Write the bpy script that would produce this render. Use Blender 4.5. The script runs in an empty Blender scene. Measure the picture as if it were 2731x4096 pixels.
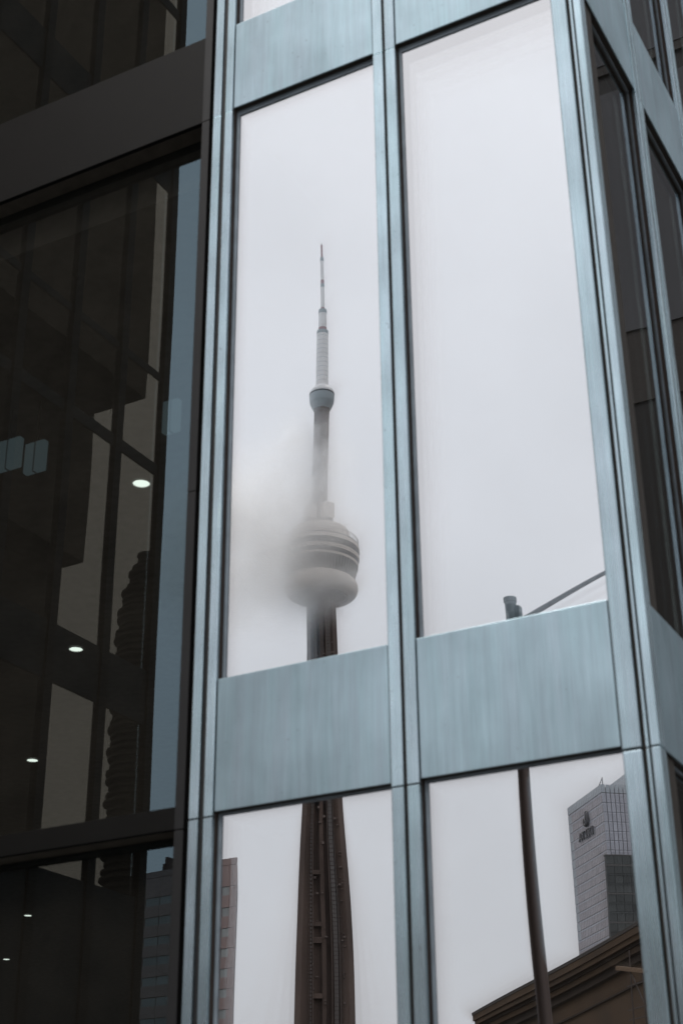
import bpy, bmesh, math, random
from mathutils import Vector, Matrix
random.seed(7)
SC = bpy.context.scene
COL = SC.collection

# ------------------------------------------------------------------ camera
cam = bpy.data.cameras.new('camera')
cam_o = bpy.data.objects.new('camera', cam); COL.objects.link(cam_o)
RIGHT = Vector((0.8806, 0.4735, 0.0)); 
rx, ry, rz = 0.4601169, -0.0112898, 0.4931742
fwd = Vector((-math.sin(rz)*math.cos(rx), math.cos(rz)*math.cos(rx), math.sin(rx)))
rgt = Vector((math.cos(rz), math.sin(rz), 0)); upv = rgt.cross(fwd)
cr, sr = math.cos(ry), math.sin(ry)
r_, u_ = rgt*cr + upv*sr, -rgt*sr + upv*cr
cam_o.matrix_world = Matrix(((r_.x, u_.x, -fwd.x, 6.146), (r_.y, u_.y, -fwd.y, -9.360), (r_.z, u_.z, -fwd.z, 1.6), (0, 0, 0, 1)))
cam.sensor_fit = 'VERTICAL'; cam.sensor_height = 36; cam.sensor_width = 24
cam.lens = 36*6020.44/4096
cam.clip_start = 0.1; cam.clip_end = 6000
cam.dof.use_dof = True; cam.dof.focus_distance = 400; cam.dof.aperture_fstop = 2.6
SC.camera = cam_o

# ------------------------------------------------------------------ world: overcast sky
SUN_EL, SUN_AZ = math.radians(62), math.radians(200)
w = bpy.data.worlds.new('World'); SC.world = w; w.use_nodes = True
nt = w.node_tree; nt.nodes.clear()
N = nt.nodes.new; L = nt.links.new
out = N('ShaderNodeOutputWorld'); mix = N('ShaderNodeMixShader'); mix.inputs[0].default_value = 0.95
bg1 = N('ShaderNodeBackground'); bg1.inputs[1].default_value = 0.08
sky = N('ShaderNodeTexSky'); sky.sky_type = 'NISHITA'; sky.sun_disc = False
sky.sun_elevation = SUN_EL; sky.sun_rotation = SUN_AZ; sky.air_density = 2; sky.dust_density = 5
L(sky.outputs[0], bg1.inputs[0])
tc = N('ShaderNodeTexCoord'); sep = N('ShaderNodeSeparateXYZ'); L(tc.outputs['Generated'], sep.inputs[0])
ramp = N('ShaderNodeMapRange'); ramp.inputs['From Min'].default_value = 0; ramp.inputs['From Max'].default_value = 1
ramp.inputs['To Min'].default_value = 0.60; ramp.inputs['To Max'].default_value = 1.10
L(sep.outputs[2], ramp.inputs['Value'])
nz = N('ShaderNodeTexNoise'); nz.inputs['Scale'].default_value = 4.5; nz.inputs['Detail'].default_value = 5; nz.inputs['Roughness'].default_value = 0.5
L(tc.outputs['Generated'], nz.inputs['Vector'])
nr = N('ShaderNodeMapRange'); nr.inputs['From Min'].default_value = 0.3; nr.inputs['From Max'].default_value = 0.7
nr.inputs['To Min'].default_value = 0.92; nr.inputs['To Max'].default_value = 1.055; L(nz.outputs[0], nr.inputs['Value'])
mu = N('ShaderNodeMath'); mu.operation = 'MULTIPLY'; L(ramp.outputs[0], mu.inputs[0]); L(nr.outputs[0], mu.inputs[1])
bg2 = N('ShaderNodeBackground'); bg2.inputs[0].default_value = (0.955, 0.968, 1.03, 1); L(mu.outputs[0], bg2.inputs[1])
L(bg1.outputs[0], mix.inputs[1]); L(bg2.outputs[0], mix.inputs[2]); L(mix.outputs[0], out.inputs[0])

sun = bpy.data.lights.new('sun', 'SUN'); sun.energy = 1.0; sun.angle = math.radians(20); sun.color = (1, 0.97, 0.93)
sun_o = bpy.data.objects.new('sun', sun); COL.objects.link(sun_o)
sd = Vector((math.sin(SUN_AZ)*math.cos(SUN_EL), math.cos(SUN_AZ)*math.cos(SUN_EL), math.sin(SUN_EL)))
sun_o.rotation_euler = sd.to_track_quat('Z', 'Y').to_euler(); sun_o.location = (0, -20, 90)

SC.view_settings.view_transform = 'Standard'; SC.view_settings.look = 'None'
SC.view_settings.exposure = 0; SC.view_settings.gamma = 1; SC.view_settings.use_curve_mapping = False
SC.render.engine = 'CYCLES'
cy = SC.cycles
cy.use_denoising = True; cy.max_bounces = 36; cy.glossy_bounces = 8; cy.transparent_max_bounces = 24
cy.volume_bounces = 32; cy.caustics_reflective = False; cy.caustics_refractive = False
cy.sample_clamp_indirect = 6

# ------------------------------------------------------------------ helpers
def tag(o, label=None, cat=None, group=None, kind=None):
    if label: o['label'] = label
    if cat: o['category'] = cat
    if group: o['group'] = group
    if kind: o['kind'] = kind
    return o
def empty(name, loc=(0, 0, 0), rz=0.0, **kw):
    o = bpy.data.objects.new(name, None); COL.objects.link(o)
    o.location = loc; o.rotation_euler = (0, 0, rz); o.empty_display_size = 0.2
    return tag(o, **kw)
def link(name, me, mat=None, parent=None, loc=None):
    o = bpy.data.objects.new(name, me); COL.objects.link(o)
    if mat is not None and not me.materials: me.materials.append(mat)
    if parent is not None: o.parent = parent
    if loc is not None: o.location = loc
    return o
class MB:
    def __init__(s): s.v = []; s.f = []
    def add(s, vs, fs):
        n = len(s.v); s.v += [tuple(v) for v in vs]; s.f += [tuple(i+n for i in f) for f in fs]; return s
    def box(s, x0, x1, y0, y1, z0, z1):
        return s.add([(x0,y0,z0),(x1,y0,z0),(x1,y1,z0),(x0,y1,z0),(x0,y0,z1),(x1,y0,z1),(x1,y1,z1),(x0,y1,z1)],
                     [(0,3,2,1),(4,5,6,7),(0,1,5,4),(1,2,6,5),(2,3,7,6),(3,0,4,7)])
    def obox(s, c, e1, e2, e3):
        c, e1, e2, e3 = Vector(c), Vector(e1), Vector(e2), Vector(e3)
        vs = [c+a*e1+b*e2+d*e3 for d in (-1, 1) for a, b in ((-1,-1),(1,-1),(1,1),(-1,1))]
        return s.add(vs, [(0,3,2,1),(4,5,6,7),(0,1,5,4),(1,2,6,5),(2,3,7,6),(3,0,4,7)])
    def bar(s, a, b, r):
        a, b = Vector(a), Vector(b); d = (b-a); l = d.length; d.normalize()
        x = d.cross(Vector((0, 0, 1)))
        if x.length < 1e-3: x = Vector((1, 0, 0))
        x.normalize(); y = d.cross(x)
        return s.obox((a+b)/2, x*r, y*r, d*(l/2))
    def tube(s, pts, rad, n=12):
        pts = [Vector(p) for p in pts]; rings = []
        for i, p in enumerate(pts):
            d = (pts[min(i+1, len(pts)-1)]-pts[max(i-1, 0)]).normalized()
            x = d.cross(Vector((0, 1, 0.01))); x = x if x.length > 1e-3 else Vector((1, 0, 0)); x.normalize(); y = d.cross(x)
            r = rad[i] if isinstance(rad, (list, tuple)) else rad
            rings.append([p+(x*math.cos(t)+y*math.sin(t))*r for t in [2*math.pi*k/n for k in range(n)]])
        vs = [v for ring in rings for v in ring]; fs = []
        for i in range(len(rings)-1):
            for k in range(n): fs.append((i*n+k, i*n+(k+1) % n, (i+1)*n+(k+1) % n, (i+1)*n+k))
        fs.append(tuple(range(n))[::-1]); fs.append(tuple((len(rings)-1)*n+k for k in range(n)))
        return s.add(vs, fs)
    def lathe(s, prof, n=64, cap=True, closed=False):
        vs = [(r*math.cos(2*math.pi*k/n), r*math.sin(2*math.pi*k/n), z) for r, z in prof for k in range(n)]
        fs = []; m = len(prof)
        for i in range(m if closed else m-1):
            j = (i+1) % m
            for k in range(n): fs.append((i*n+k, i*n+(k+1) % n, j*n+(k+1) % n, j*n+k))
        if cap and not closed: fs.append(tuple(range(n))[::-1]); fs.append(tuple((m-1)*n+k for k in range(n)))
        return s.add(vs, fs)
    def mesh(s, name, smooth=False):
        me = bpy.data.meshes.new(name); me.from_pydata(s.v, [], s.f); me.update()
        if smooth:
            me.polygons.foreach_set('use_smooth', [True]*len(me.polygons))
        return me
    def build(s, name, mat, parent=None, smooth=False, loc=None):
        return link(name, s.mesh(name, smooth), mat, parent, loc)
def bevel_box(name, x0, x1, y0, y1, z0, z1, mat, parent, bev=0.004, seg=2):
    """box with rounded edges, origin at its lower corner"""
    bm = bmesh.new()
    m = MB().box(0, x1-x0, 0, y1-y0, 0, z1-z0)
    vs = [bm.verts.new(v) for v in m.v]
    for f in m.f: bm.faces.new([vs[i] for i in f])
    bmesh.ops.bevel(bm, geom=list(bm.edges), offset=bev, segments=seg, affect='EDGES', profile=0.6)
    me = bpy.data.meshes.new(name); bm.to_mesh(me); bm.free()
    return link(name, me, mat, parent, (x0, y0, z0))

# ------------------------------------------------------------------ materials
def new_mat(name):
    m = bpy.data.materials.new(name); m.use_nodes = True; t = m.node_tree; t.nodes.clear()
    o = t.nodes.new('ShaderNodeOutputMaterial'); return m, t, o
def pbr(name, col, rough=0.6, metal=0.0, spec=0.4, nscale=(6, 6, 6), namp=0.15, detail=5, rnd=0.0, bump=0.0, namp_r=0.0, col2=None, nthr=None):
    m, t, o = new_mat(name); N = t.nodes.new; L = t.links.new
    b = N('ShaderNodeBsdfPrincipled'); L(b.outputs[0], o.inputs[0])
    b.inputs['Roughness'].default_value = rough; b.inputs['Metallic'].default_value = metal; b.inputs['Specular IOR Level'].default_value = spec
    tc = N('ShaderNodeTexCoord'); mp = N('ShaderNodeMapping'); mp.inputs['Scale'].default_value = nscale
    oi = N('ShaderNodeObjectInfo')
    off = N('ShaderNodeVectorMath'); off.operation = 'ADD'; sc_ = N('ShaderNodeVectorMath'); sc_.operation = 'SCALE'; sc_.inputs[0].default_value = (17, 31, 7)
    L(oi.outputs['Random'], sc_.inputs['Scale']); L(tc.outputs['Object'], off.inputs[0]); L(sc_.outputs[0], off.inputs[1]); L(off.outputs[0], mp.inputs[0])
    n = N('ShaderNodeTexNoise'); n.inputs['Detail'].default_value = detail; n.inputs['Scale'].default_value = 1; L(mp.outputs[0], n.inputs['Vector'])
    mr = N('ShaderNodeMapRange'); mr.inputs['From Min'].default_value = 0.3; mr.inputs['From Max'].default_value = 0.7
    mr.inputs['To Min'].default_value = 1-namp; mr.inputs['To Max'].default_value = 1+namp; L(n.outputs[0], mr.inputs['Value'])
    rm = N('ShaderNodeMapRange'); rm.inputs['To Min'].default_value = 1-rnd; rm.inputs['To Max'].default_value = 1+rnd; L(oi.outputs['Random'], rm.inputs['Value'])
    mm = N('ShaderNodeMath'); mm.operation = 'MULTIPLY'; L(mr.outputs[0], mm.inputs[0]); L(rm.outputs[0], mm.inputs[1])
    vm = N('ShaderNodeVectorMath'); vm.operation = 'SCALE'; L(mm.outputs[0], vm.inputs['Scale'])
    if col2:
        mc = N('ShaderNodeMix'); mc.data_type = 'RGBA'; mc.inputs[6].default_value = (*col, 1); mc.inputs[7].default_value = (*col2, 1)
        n2 = N('ShaderNodeTexNoise'); n2.inputs['Scale'].default_value = 0.6; n2.inputs['Detail'].default_value = 6; L(mp.outputs[0], n2.inputs['Vector'])
        r2 = N('ShaderNodeMapRange'); r2.inputs['From Min'].default_value = 0.42; r2.inputs['From Max'].default_value = 0.68; L(n2.outputs[0], r2.inputs['Value'])
        L(r2.outputs[0], mc.inputs[0]); L(mc.outputs[2], vm.inputs[0])
    else: vm.inputs[0].default_value = col
    L(vm.outputs[0], b.inputs['Base Color'])
    if namp_r:
        ra = N('ShaderNodeMapRange'); ra.inputs['From Min'].default_value = 0.3; ra.inputs['From Max'].default_value = 0.7
        ra.inputs['To Min'].default_value = rough-namp_r; ra.inputs['To Max'].default_value = rough+namp_r; L(n.outputs[0], ra.inputs['Value']); L(ra.outputs[0], b.inputs['Roughness'])
    if bump:
        bu = N('ShaderNodeBump'); bu.inputs['Strength'].default_value = bump; bu.inputs['Distance'].default_value = 0.01; L(n.outputs[0], bu.inputs['Height']); L(bu.outputs[0], b.inputs['Normal'])
    return m
def coated_glass(name, refl, tint, trans, veil=0.0, veil_col=(0.5, 0.45, 0.4), rough=0.0):
    """reflective coated pane: part mirror, part see-through, a diffuse veil lifting the darks"""
    m, t, o = new_mat(name); N = t.nodes.new; L = t.links.new
    g = N('ShaderNodeBsdfGlossy'); g.inputs['Color'].default_value = (*tint, 1); g.inputs['Roughness'].default_value = rough
    tr = N('ShaderNodeBsdfTransparent'); tr.inputs[0].default_value = (*trans, 1)
    mx = N('ShaderNodeMixShader'); mx.inputs[0].default_value = refl; L(tr.outputs[0], mx.inputs[1]); L(g.outputs[0], mx.inputs[2])
    d = N('ShaderNodeBsdfDiffuse'); d.inputs[0].default_value = (*veil_col, 1)  # pale diffuse colour mixed in to lift the blacks in the glass
    m2 = N('ShaderNodeMixShader'); L(mx.outputs[0], m2.inputs[1]); L(d.outputs[0], m2.inputs[2])
    tc = N('ShaderNodeTexCoord'); n = N('ShaderNodeTexNoise'); n.inputs['Scale'].default_value = 3; n.inputs['Detail'].default_value = 8; L(tc.outputs['Object'], n.inputs['Vector'])
    mr = N('ShaderNodeMapRange'); mr.inputs['To Min'].default_value = veil*0.5; mr.inputs['To Max'].default_value = veil*1.5; L(n.outputs[0], mr.inputs['Value']); L(mr.outputs[0], m2.inputs[0])
    L(m2.outputs[0], o.inputs[0]); return m
def emit(name, col, st):
    m, t, o = new_mat(name); e = t.nodes.new('ShaderNodeEmission'); e.inputs[0].default_value = (*col, 1); e.inputs[1].default_value = st
    t.links.new(e.outputs[0], o.inputs[0]); return m

M = {}
def brushed(name, col, rough, metal, rnd):
    """anodised sheet: fine vertical brushing, blotchy patina and run-off streaks"""
    m, t, o = new_mat(name); N = t.nodes.new; L = t.links.new
    b = N('ShaderNodeBsdfPrincipled'); L(b.outputs[0], o.inputs[0]); b.inputs['Metallic'].default_value = metal
    b.inputs['Anisotropic'].default_value = 0.9      # brushed upright: highlights spread sideways
    ge = N('ShaderNodeNewGeometry'); cx = N('ShaderNodeVectorMath'); cx.operation = 'CROSS_PRODUCT'; cx.inputs[1].default_value = (0.001, 0.001, 1)
    L(ge.outputs['True Normal'], cx.inputs[0]); L(cx.outputs[0], b.inputs['Tangent'])
    tc = N('ShaderNodeTexCoord'); oi = N('ShaderNodeObjectInfo')
    sc_ = N('ShaderNodeVectorMath'); sc_.operation = 'SCALE'; sc_.inputs[0].default_value = (37, 23, 11); L(oi.outputs['Random'], sc_.inputs['Scale'])
    off = N('ShaderNodeVectorMath'); off.operation = 'ADD'; L(tc.outputs['Object'], off.inputs[0]); L(sc_.outputs[0], off.inputs[1])
    def noise(scale, detail, lo, hi, a, c):
        mp = N('ShaderNodeMapping'); mp.inputs['Scale'].default_value = scale; L(off.outputs[0], mp.inputs[0])
        n = N('ShaderNodeTexNoise'); n.inputs['Scale'].default_value = 1; n.inputs['Detail'].default_value = detail; L(mp.outputs[0], n.inputs['Vector'])
        r = N('ShaderNodeMapRange'); r.inputs['From Min'].default_value = lo; r.inputs['From Max'].default_value = hi; r.inputs['To Min'].default_value = a; r.inputs['To Max'].default_value = c
        L(n.outputs[0], r.inputs['Value']); return r.outputs[0]
    def mul(x, y):
        q = N('ShaderNodeMath'); q.operation = 'MULTIPLY'; L(x, q.inputs[0]); L(y, q.inputs[1]); return q.outputs[0]
    fine = noise((110, 110, 2.6), 4, 0.3, 0.7, 0.93, 1.06)
    wide = noise((22, 22, 0.9), 4, 0.3, 0.7, 0.93, 1.04)
    blot = noise((1.6, 1.6, 1.3), 5, 0.3, 0.7, 0.82, 1.09)
    spot = noise((26, 26, 20), 2, 0.24, 0.30, 0.72, 1.0)
    rm = N('ShaderNodeMapRange'); rm.inputs['To Min'].default_value = 1-rnd; rm.inputs['To Max'].default_value = 1+rnd; L(oi.outputs['Random'], rm.inputs['Value'])
    k = mul(mul(mul(fine, wide), mul(blot, spot)), rm.outputs[0])
    tint = N('ShaderNodeMix'); tint.data_type = 'RGBA'; tint.inputs[6].default_value = (*col, 1); tint.inputs[7].default_value = (col[0]*1.05, col[1]*0.985, col[2]*1.0, 1)
    L(noise((7, 7, 0.7), 3, 0.35, 0.7, 0, 1), tint.inputs[0])
    vm = N('ShaderNodeVectorMath'); vm.operation = 'SCALE'; L(tint.outputs[2], vm.inputs[0]); L(k, vm.inputs['Scale']); L(vm.outputs[0], b.inputs['Base Color'])
    L(noise((60, 60, 1.5), 3, 0.3, 0.7, rough-0.025, rough+0.03), b.inputs['Roughness'])
    bmp = N('ShaderNodeBump'); bmp.inputs['Strength'].default_value = 0.25; bmp.inputs['Distance'].default_value = 0.02
    L(noise((1.3, 1.3, 0.9), 2, 0.3, 0.7, 0, 1), bmp.inputs['Height']); L(bmp.outputs[0], b.inputs['Normal'])
    return m
M['alu'] = brushed('blue_anodised_aluminium', (0.565, 0.745, 0.80), 0.30, 0.95, 0.05)
M['alu_trim'] = brushed('blue_anodised_trim', (0.655, 0.845, 0.905), 0.27, 0.95, 0.07)
M['lobby_soffit'] = pbr('lobby_soffit', (0.17, 0.155, 0.13), 0.7, 0, 0.3)
M['gasket'] = pbr('grey_blue_glazing_bead', (0.42, 0.50, 0.56), 0.5, 0.1)
M['black'] = pbr('black_joint', (0.09, 0.08, 0.068), 0.7, 0, 0.3)
M['reveal'] = pbr('brown_reveal', (0.10, 0.072, 0.058), 0.5, 0, 0.4)
M['bronze'] = pbr('dark_bronze', (0.0115, 0.011, 0.0098), 0.55, 0.0, 0.2, nscale=(2, 2, 2), namp=0.12)
M['bronze2'] = pbr('dark_bronze_frame', (0.038, 0.038, 0.038), 0.45, 0.1, 0.4, nscale=(2, 2, 2), namp=0.1)
M['mirror'] = coated_glass('mirror_glass', 0.71, (0.985, 0.985, 0.985), (0.98, 0.98, 0.98), 0.010)
M['mirror_in'] = coated_glass('inner_glass', 0.90, (0.90, 0.965, 1.0), (0.8, 0.8, 0.8))
M['side_mirror'] = coated_glass('side_glass', 0.40, (0.92, 0.95, 1.0), (0.7, 0.68, 0.62), 0.02)
M['dark_glass'] = coated_glass('tinted_lobby_glass', 0.17, (0.62, 0.88, 1.02), (0.62, 0.62, 0.58), 0.047, (0.46, 0.41, 0.33))
M['wing_frame'] = pbr('wing_frame', (0.012, 0.011, 0.0105), 0.6, 0, 0.12)
M['wing_spandrel'] = pbr('wing_spandrel', (0.045, 0.040, 0.036), 0.6, 0, 0.1)
M['wing_glass'] = coated_glass('bronze_wing_glass', 0.54, (1.0, 0.66, 0.46), (0.3, 0.28, 0.25), 0.03)
M['inside'] = pbr('dark_interior', (0.05, 0.045, 0.04), 0.8)
M['ceiling'] = pbr('lobby_ceiling', (0.16, 0.15, 0.14), 0.8)
M['asphalt'] = pbr('asphalt', (0.05, 0.05, 0.052), 0.9, nscale=(3, 3, 3), namp=0.3, bump=0.3)
M['paving'] = pbr('paving', (0.13, 0.125, 0.12), 0.8, nscale=(1.5, 1.5, 1.5), namp=0.2)
M['ground'] = pbr('city_ground', (0.06, 0.06, 0.058), 0.9, nscale=(.02, .02, .02), namp=0.3)
M['kerb'] = pbr('kerb', (0.3, 0.29, 0.28), 0.8)
M['paint'] = pbr('road_paint', (0.75, 0.74, 0.7), 0.7)
M['lens'] = emit('downlight_glow', (0.86, 1.0, 0.96), 1.9)
M['ring'] = pbr('downlight_trim', (0.6, 0.6, 0.58), 0.4)
def V(x, y, z=None):        # point given behind the mirror plane -> where it really stands
    return (x, 0.14-y) if z is None else (x, 0.14-y, z)

# ------------------------------------------------------------------ ground and street
def sheet(name, x0, x1, y0, y1, z, mat, kind='structure', label=None):
    return tag(MB().add([(x0,y0,z),(x1,y0,z),(x1,y1,z),(x0,y1,z)], [(0,1,2,3)]).build(name, mat), label, None, None, kind)
sheet('ground', -4000, 4000, -4000, 4000, -0.13, M['ground'])
sheet('road', -400, 400, -38, -16, -0.125, M['asphalt'])
pv = tag(MB().box(-400, 400, -15.8, 120, -0.4, 0).build('pavement', M['paving']), kind='structure')
pv2 = tag(MB().box(-400, 400, -60, -38.2, -0.4, 0).build('far_pavement', M['paving']), kind='structure')
for yy in (-15.9, -38.1):
    tag(MB().box(-400, 400, yy-.1, yy+.1, -0.4, 0.004).build('kerb', M['kerb']), kind='structure')
for i in range(-12, 13):
    sheet('lane_marking', i*9, i*9+3, -27.08, -26.92, -0.121, M['paint'])

# ------------------------------------------------------------------ corner building
Z0, SH, ST = 4.62, 1.058, 6.825
STOREYS = range(0, 4)
TOP = Z0+3*ST+SH
A, B, CC, XG = 1.4876, 1.7265, 3.194, 3.428
cb = empty('corner_building', (0, 0, 0), label='pale blue aluminium and mirrored glass block at the street corner', cat='building')
def warp(x, z, seed, amp):
    s = seed*1.7
    return amp*(0.22*math.sin(2.6*x+1.1*z+s)+0.30*math.sin(1.3*z-0.9*x+2.1*s)+0.10*math.sin(5.1*x-2.3*z+3.3*s)+0.12*math.sin(4.2*z+1.7*s))
def pane(name, x0, x1, z0, z1, plane, mat, parent, seed, amp, extra=None, axis='y', nx=20, nz=56, sgn=1):
    vs, fs = [], []
    for j in range(nz+1):
        for i in range(nx+1):
            x = x0+(x1-x0)*i/nx; z = z0+(z1-z0)*j/nz
            d = warp(x, z, seed, amp)+(extra(x, z) if extra else 0)
            vs.append((x, plane+d, z) if axis == 'y' else (plane+d, x, z))
    for j in range(nz):
        for i in range(nx):
            a = j*(nx+1)+i; q = (a, a+1, a+nx+2, a+nx+1)
            fs.append(q if sgn > 0 else q[::-1])
    return MB().add(vs, fs).build(name, mat, parent, smooth=True)
PY = 0.07
def window(x0, x1, z0, z1, seed, gt, gl, axis='y', plane=PY, out_mat=None, in_mat=None, extra=None, extra_in=None, amp=0.0009):
    """glazing bead ring carrying an outer and an inner pane"""
    mb = MB(); d = 0.006
    def bx(a0, a1, c0, c1):
        if axis == 'y': mb.box(a0, a1, plane-d-.004, plane+.02, c0, c1)
        else: mb.box(plane-.02, plane+d+.004, a0, a1, c0, c1)
    bx(x0, x0+gl, z0, z1); bx(x1-.008, x1, z0, z1); bx(x0+gl, x1-.008, z1-gt, z1); bx(x0+gl, x1-.008, z0, z0+.01)
    wn = mb.build('window', M['gasket'], cb)
    pane('pane', x0+gl*.5, x1-.004, z0+.004, z1-gt*.5, plane, out_mat or M['mirror'], wn, seed, amp, extra, axis, sgn=1 if axis == 'y' else 1)
    ip = pane('inner_pane', x0, x1, z0, z1, plane+(.034 if axis == 'y' else -.034), in_mat or M['mirror_in'], wn, seed, amp, extra_in, axis)
    return wn
# spandrels and window openings on the street front
cols = [(0.0, A), (B, CC)]
GT = {0: 0.060, 1: 0.058, 2: 0.062, 3: 0.062}
seed = 0
for ci, (x0, x1) in enumerate(cols):
    for k in STOREYS:
        zb = Z0+k*ST
        bevel_box('spandrel_panel', x0, x1, 0.0, 0.014, zb, zb+SH, M['alu'], cb, 0.005)
        MB().box(x0-.004, x1+.004, 0.015, 0.5, zb+.004, zb+SH-.004).build('soffit', M['black'], cb)
        lo = 0.35 if k == 0 else zb-ST+SH
        hi = zb
        gt = 0.021 if k == 0 else 0.058
        ex = exi = None
        if ci == 0 and k == 1:      # tower pane: sheet bows a little towards its top
            ex = lambda x, z: -0.0017*(x-.75)*max(0, (z-8.4)/3)**1.5
            exi = lambda x, z: ex0(x, z)-0.0015*x-0.0014*z
            ex0 = ex
        elif ci == 0 and k == 0:
            exi = lambda x, z: 0.0002*x-0.0030*(x-.8)**2*max(0, (5.2-z)/2)
        elif ci == 1 and k == 0:
            ex = lambda x, z: 0.0009*(x-2.4)*math.sin((z-1.0)*.9)
            exi = lambda x, z: 0.0009*(x-2.4)*math.sin((z-1.0)*.9)+0.0013*x-0.0010*z
        else:
            exi = lambda x, z: 0.0003*x+0.0034*z
        seed += 1
        window(x0, x1, lo, hi, seed, gt, 0.033 if ci == 0 else 0.026, extra=ex, extra_in=exi, amp=0.0008 if (ci, k) == (0, 1) else 0.0011)
    bevel_box('plinth', x0, x1, -0.02, 0.05, 0.0, 0.35, M['alu'], cb)
# mullions: pairs of strips with a dark joint between, one length per storey
def strips(xs, y0, y1, mat, bev=0.006):
    for (x0, x1) in xs:
        zs = [0.0]+[Z0+k*ST-0.035 for k in STOREYS]+[TOP+0.05]
        for a, b in zip(zs[:-1], zs[1:]):
            bevel_box('mullion_strip', x0, x1, y0, y1, a+.004, b-.004, mat, cb, bev)
strips([(-.228, -.141), (-.095, -.012)], -0.008, 0.03, M['alu_trim'])
strips([(1.494, 1.592), (1.618, 1.716)], -0.008, 0.03, M['alu_trim'])
strips([(3.201, 3.338)], -0.008, 0.03, M['alu_trim'], 0.012)
strips([(3.362, 3.384)], 0.004, 0.03, M['alu_trim'], 0.004)
strips([(3.400, 3.462)], -0.010, 0.125, M['alu_trim'], 0.006)
MB().box(-.222, -.004, 0.031, 0.5, 0, TOP).build('mullion_core', M['reveal'], cb)
MB().box(-.138, -.098, 0.012, 0.0305, 0, TOP).build('joint_strip', M['bronze2'], cb)
MB().box(1.4985, 1.7205, 0.031, 0.5, 0, TOP).build('mullion_core', M['reveal'], cb)
MB().box(3.1985, 3.399, 0.031, 0.5, 0, TOP).build('mullion_core', M['black'], cb)
# side front, running back from the corner
gcols = [(0.130, 1.612), (1.850, 3.338), (3.577, 5.065), (5.304, 6.792), (7.03, 8.52)]
for gi, (y0, y1) in enumerate(gcols):
    for k in STOREYS:
        zb = Z0+k*ST
        o = bevel_box('spandrel_panel', XG-.014, XG, y0, y1, zb, zb+SH, M['alu'], cb, 0.005)
        MB().box(XG-.5, XG-.015, y0-.004, y1+.004, zb+.004, zb+SH-.004).build('soffit', M['black'], cb)
        lo = 0.35 if k == 0 else zb-ST+SH
        seed += 1
        window(y0, y1, lo, zb, seed, 0.02, 0.012, axis='x', plane=XG-PY, out_mat=M['side_mirror'], in_mat=M['side_mirror'])
    bevel_box('plinth', XG-.05, XG+.02, y0, y1, 0, 0.35, M['alu'], cb)
for ym in (1.62, 3.347, 5.074, 6.801, 8.53):
    for (a, b) in ((0, .098), (.124, .222)):
        zs = [0.0]+[Z0+k*ST-0.035 for k in STOREYS]+[TOP+0.05]
        for za, zb in zip(zs[:-1], zs[1:]):
            bevel_box('mullion_strip', XG-.03, XG+.008, ym+a, ym+b, za+.004, zb-.004, M['alu_trim'], cb, 0.006)
    MB().box(XG-.5, XG-.031, ym+.004, ym+.218, 0, TOP).build('mullion_core', M['reveal'], cb)
# carcass: floors, back walls, roof
for k in STOREYS:
    zb = Z0+k*ST
    MB().box(-.2, XG-.52, 0.52, 9.0, zb+.05, zb+SH-.05).build('floor_slab', M['inside'], cb)
MB().box(-.2, -.05, 0.52, 9.0, 0, TOP).build('inner_wall', M['inside'], cb)
MB().box(-.049, XG-.5, 8.8, 9.0, 0, TOP).build('inner_wall', M['inside'], cb)
MB().box(-.048, XG-.52, 1.9, 2.0, 0, TOP).build('inner_wall', M['inside'], cb)
MB().box(-.228, XG, 0.0, 9.0, TOP+.06, TOP+.4).build('roof', M['black'], cb)

# ------------------------------------------------------------------ dark lobby wing to the left
lw = empty('lobby_wing', (-0.3, 0, 0), label='dark bronze lobby wing with deep set tinted glass beside the pale block', cat='building')
lw.location = (0, 0, 0)
XL = [-0.36, -4.7, -9.0]
GY = 0.225
zseg = [0.0, 4.53-.004, 7.41, 11.42, 15.8, 19.5, 26.5]
for i, x in enumerate(XL):
    xa, xb = (x, -.276) if i == 0 else (x-.09, x)
    for a, b in zip(zseg[:-1], zseg[1:]):
        bevel_box('vertical_frame', xa, xb, 0.0, 0.10, a+.004, b-.004, M['bronze2'], lw, 0.004)
MB().box(-.358, -.229, 0.101, 0.6, 0, 26).build('frame_core', M['black'], lw)
for i in range(2):
    xa, xb = XL[i+1], (XL[i] if i == 0 else XL[i]-.09)
    for (za, zb, nm) in ((4.534, 4.71, 'transom'), (11.42, 12.50, 'dark_spandrel'), (18.25, 19.3, 'dark_spandrel'), (0.0, 0.3, 'transom')):
        bevel_box(nm, xa+.001, xb-.001, 0.004, 0.05, za, zb, M['bronze'], lw, 0.003)
        MB().box(xa+.001, xb-.001, 0.051, 0.222, za+.001, zb-.001).build('soffit', M['lobby_soffit'], lw)
    for (za, zb) in ((0.3, 4.53), (4.71, 11.42), (12.5, 18.25), (19.3, 26.0)):
        seed += 1
        pane('pane', xa+.01, xb-.001, za+.001, zb-.001, GY, M['dark_glass'], lw, seed, 0.00028, nx=36, nz=60)
    MB().box(xa, xb, 0.0, 0.49, 26.05, 26.4).build('roof_edge', M['bronze'], lw)
MB().box(-55, -.26, 0.5, 60, 11.12, 11.6).build('ceiling', M['ceiling'], lw)
MB().box(-55, -.26, 60, 60.3, 0, 26).build('back_wall', M['inside'], lw)
MB().box(-55.3, -55, 0.5, 60, 0, 26).build('back_wall', M['inside'], lw)
MB().box(-55, -.26, 0.5, 60, 26.0, 26.4).build('roof', M['inside'], lw)
MB().box(-55, -.26, 0.5, 60, 0.002, 0.05).build('lobby_floor', M['inside'], lw)
MB().box(-.27, -.262, 0.61, 60, 0.06, 26).build('side_wall', M['inside'], lw)
MB().box(-55, -9.1, 0.1, 0.49, 0, 26).build('front_wall', M['bronze'], lw)
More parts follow.
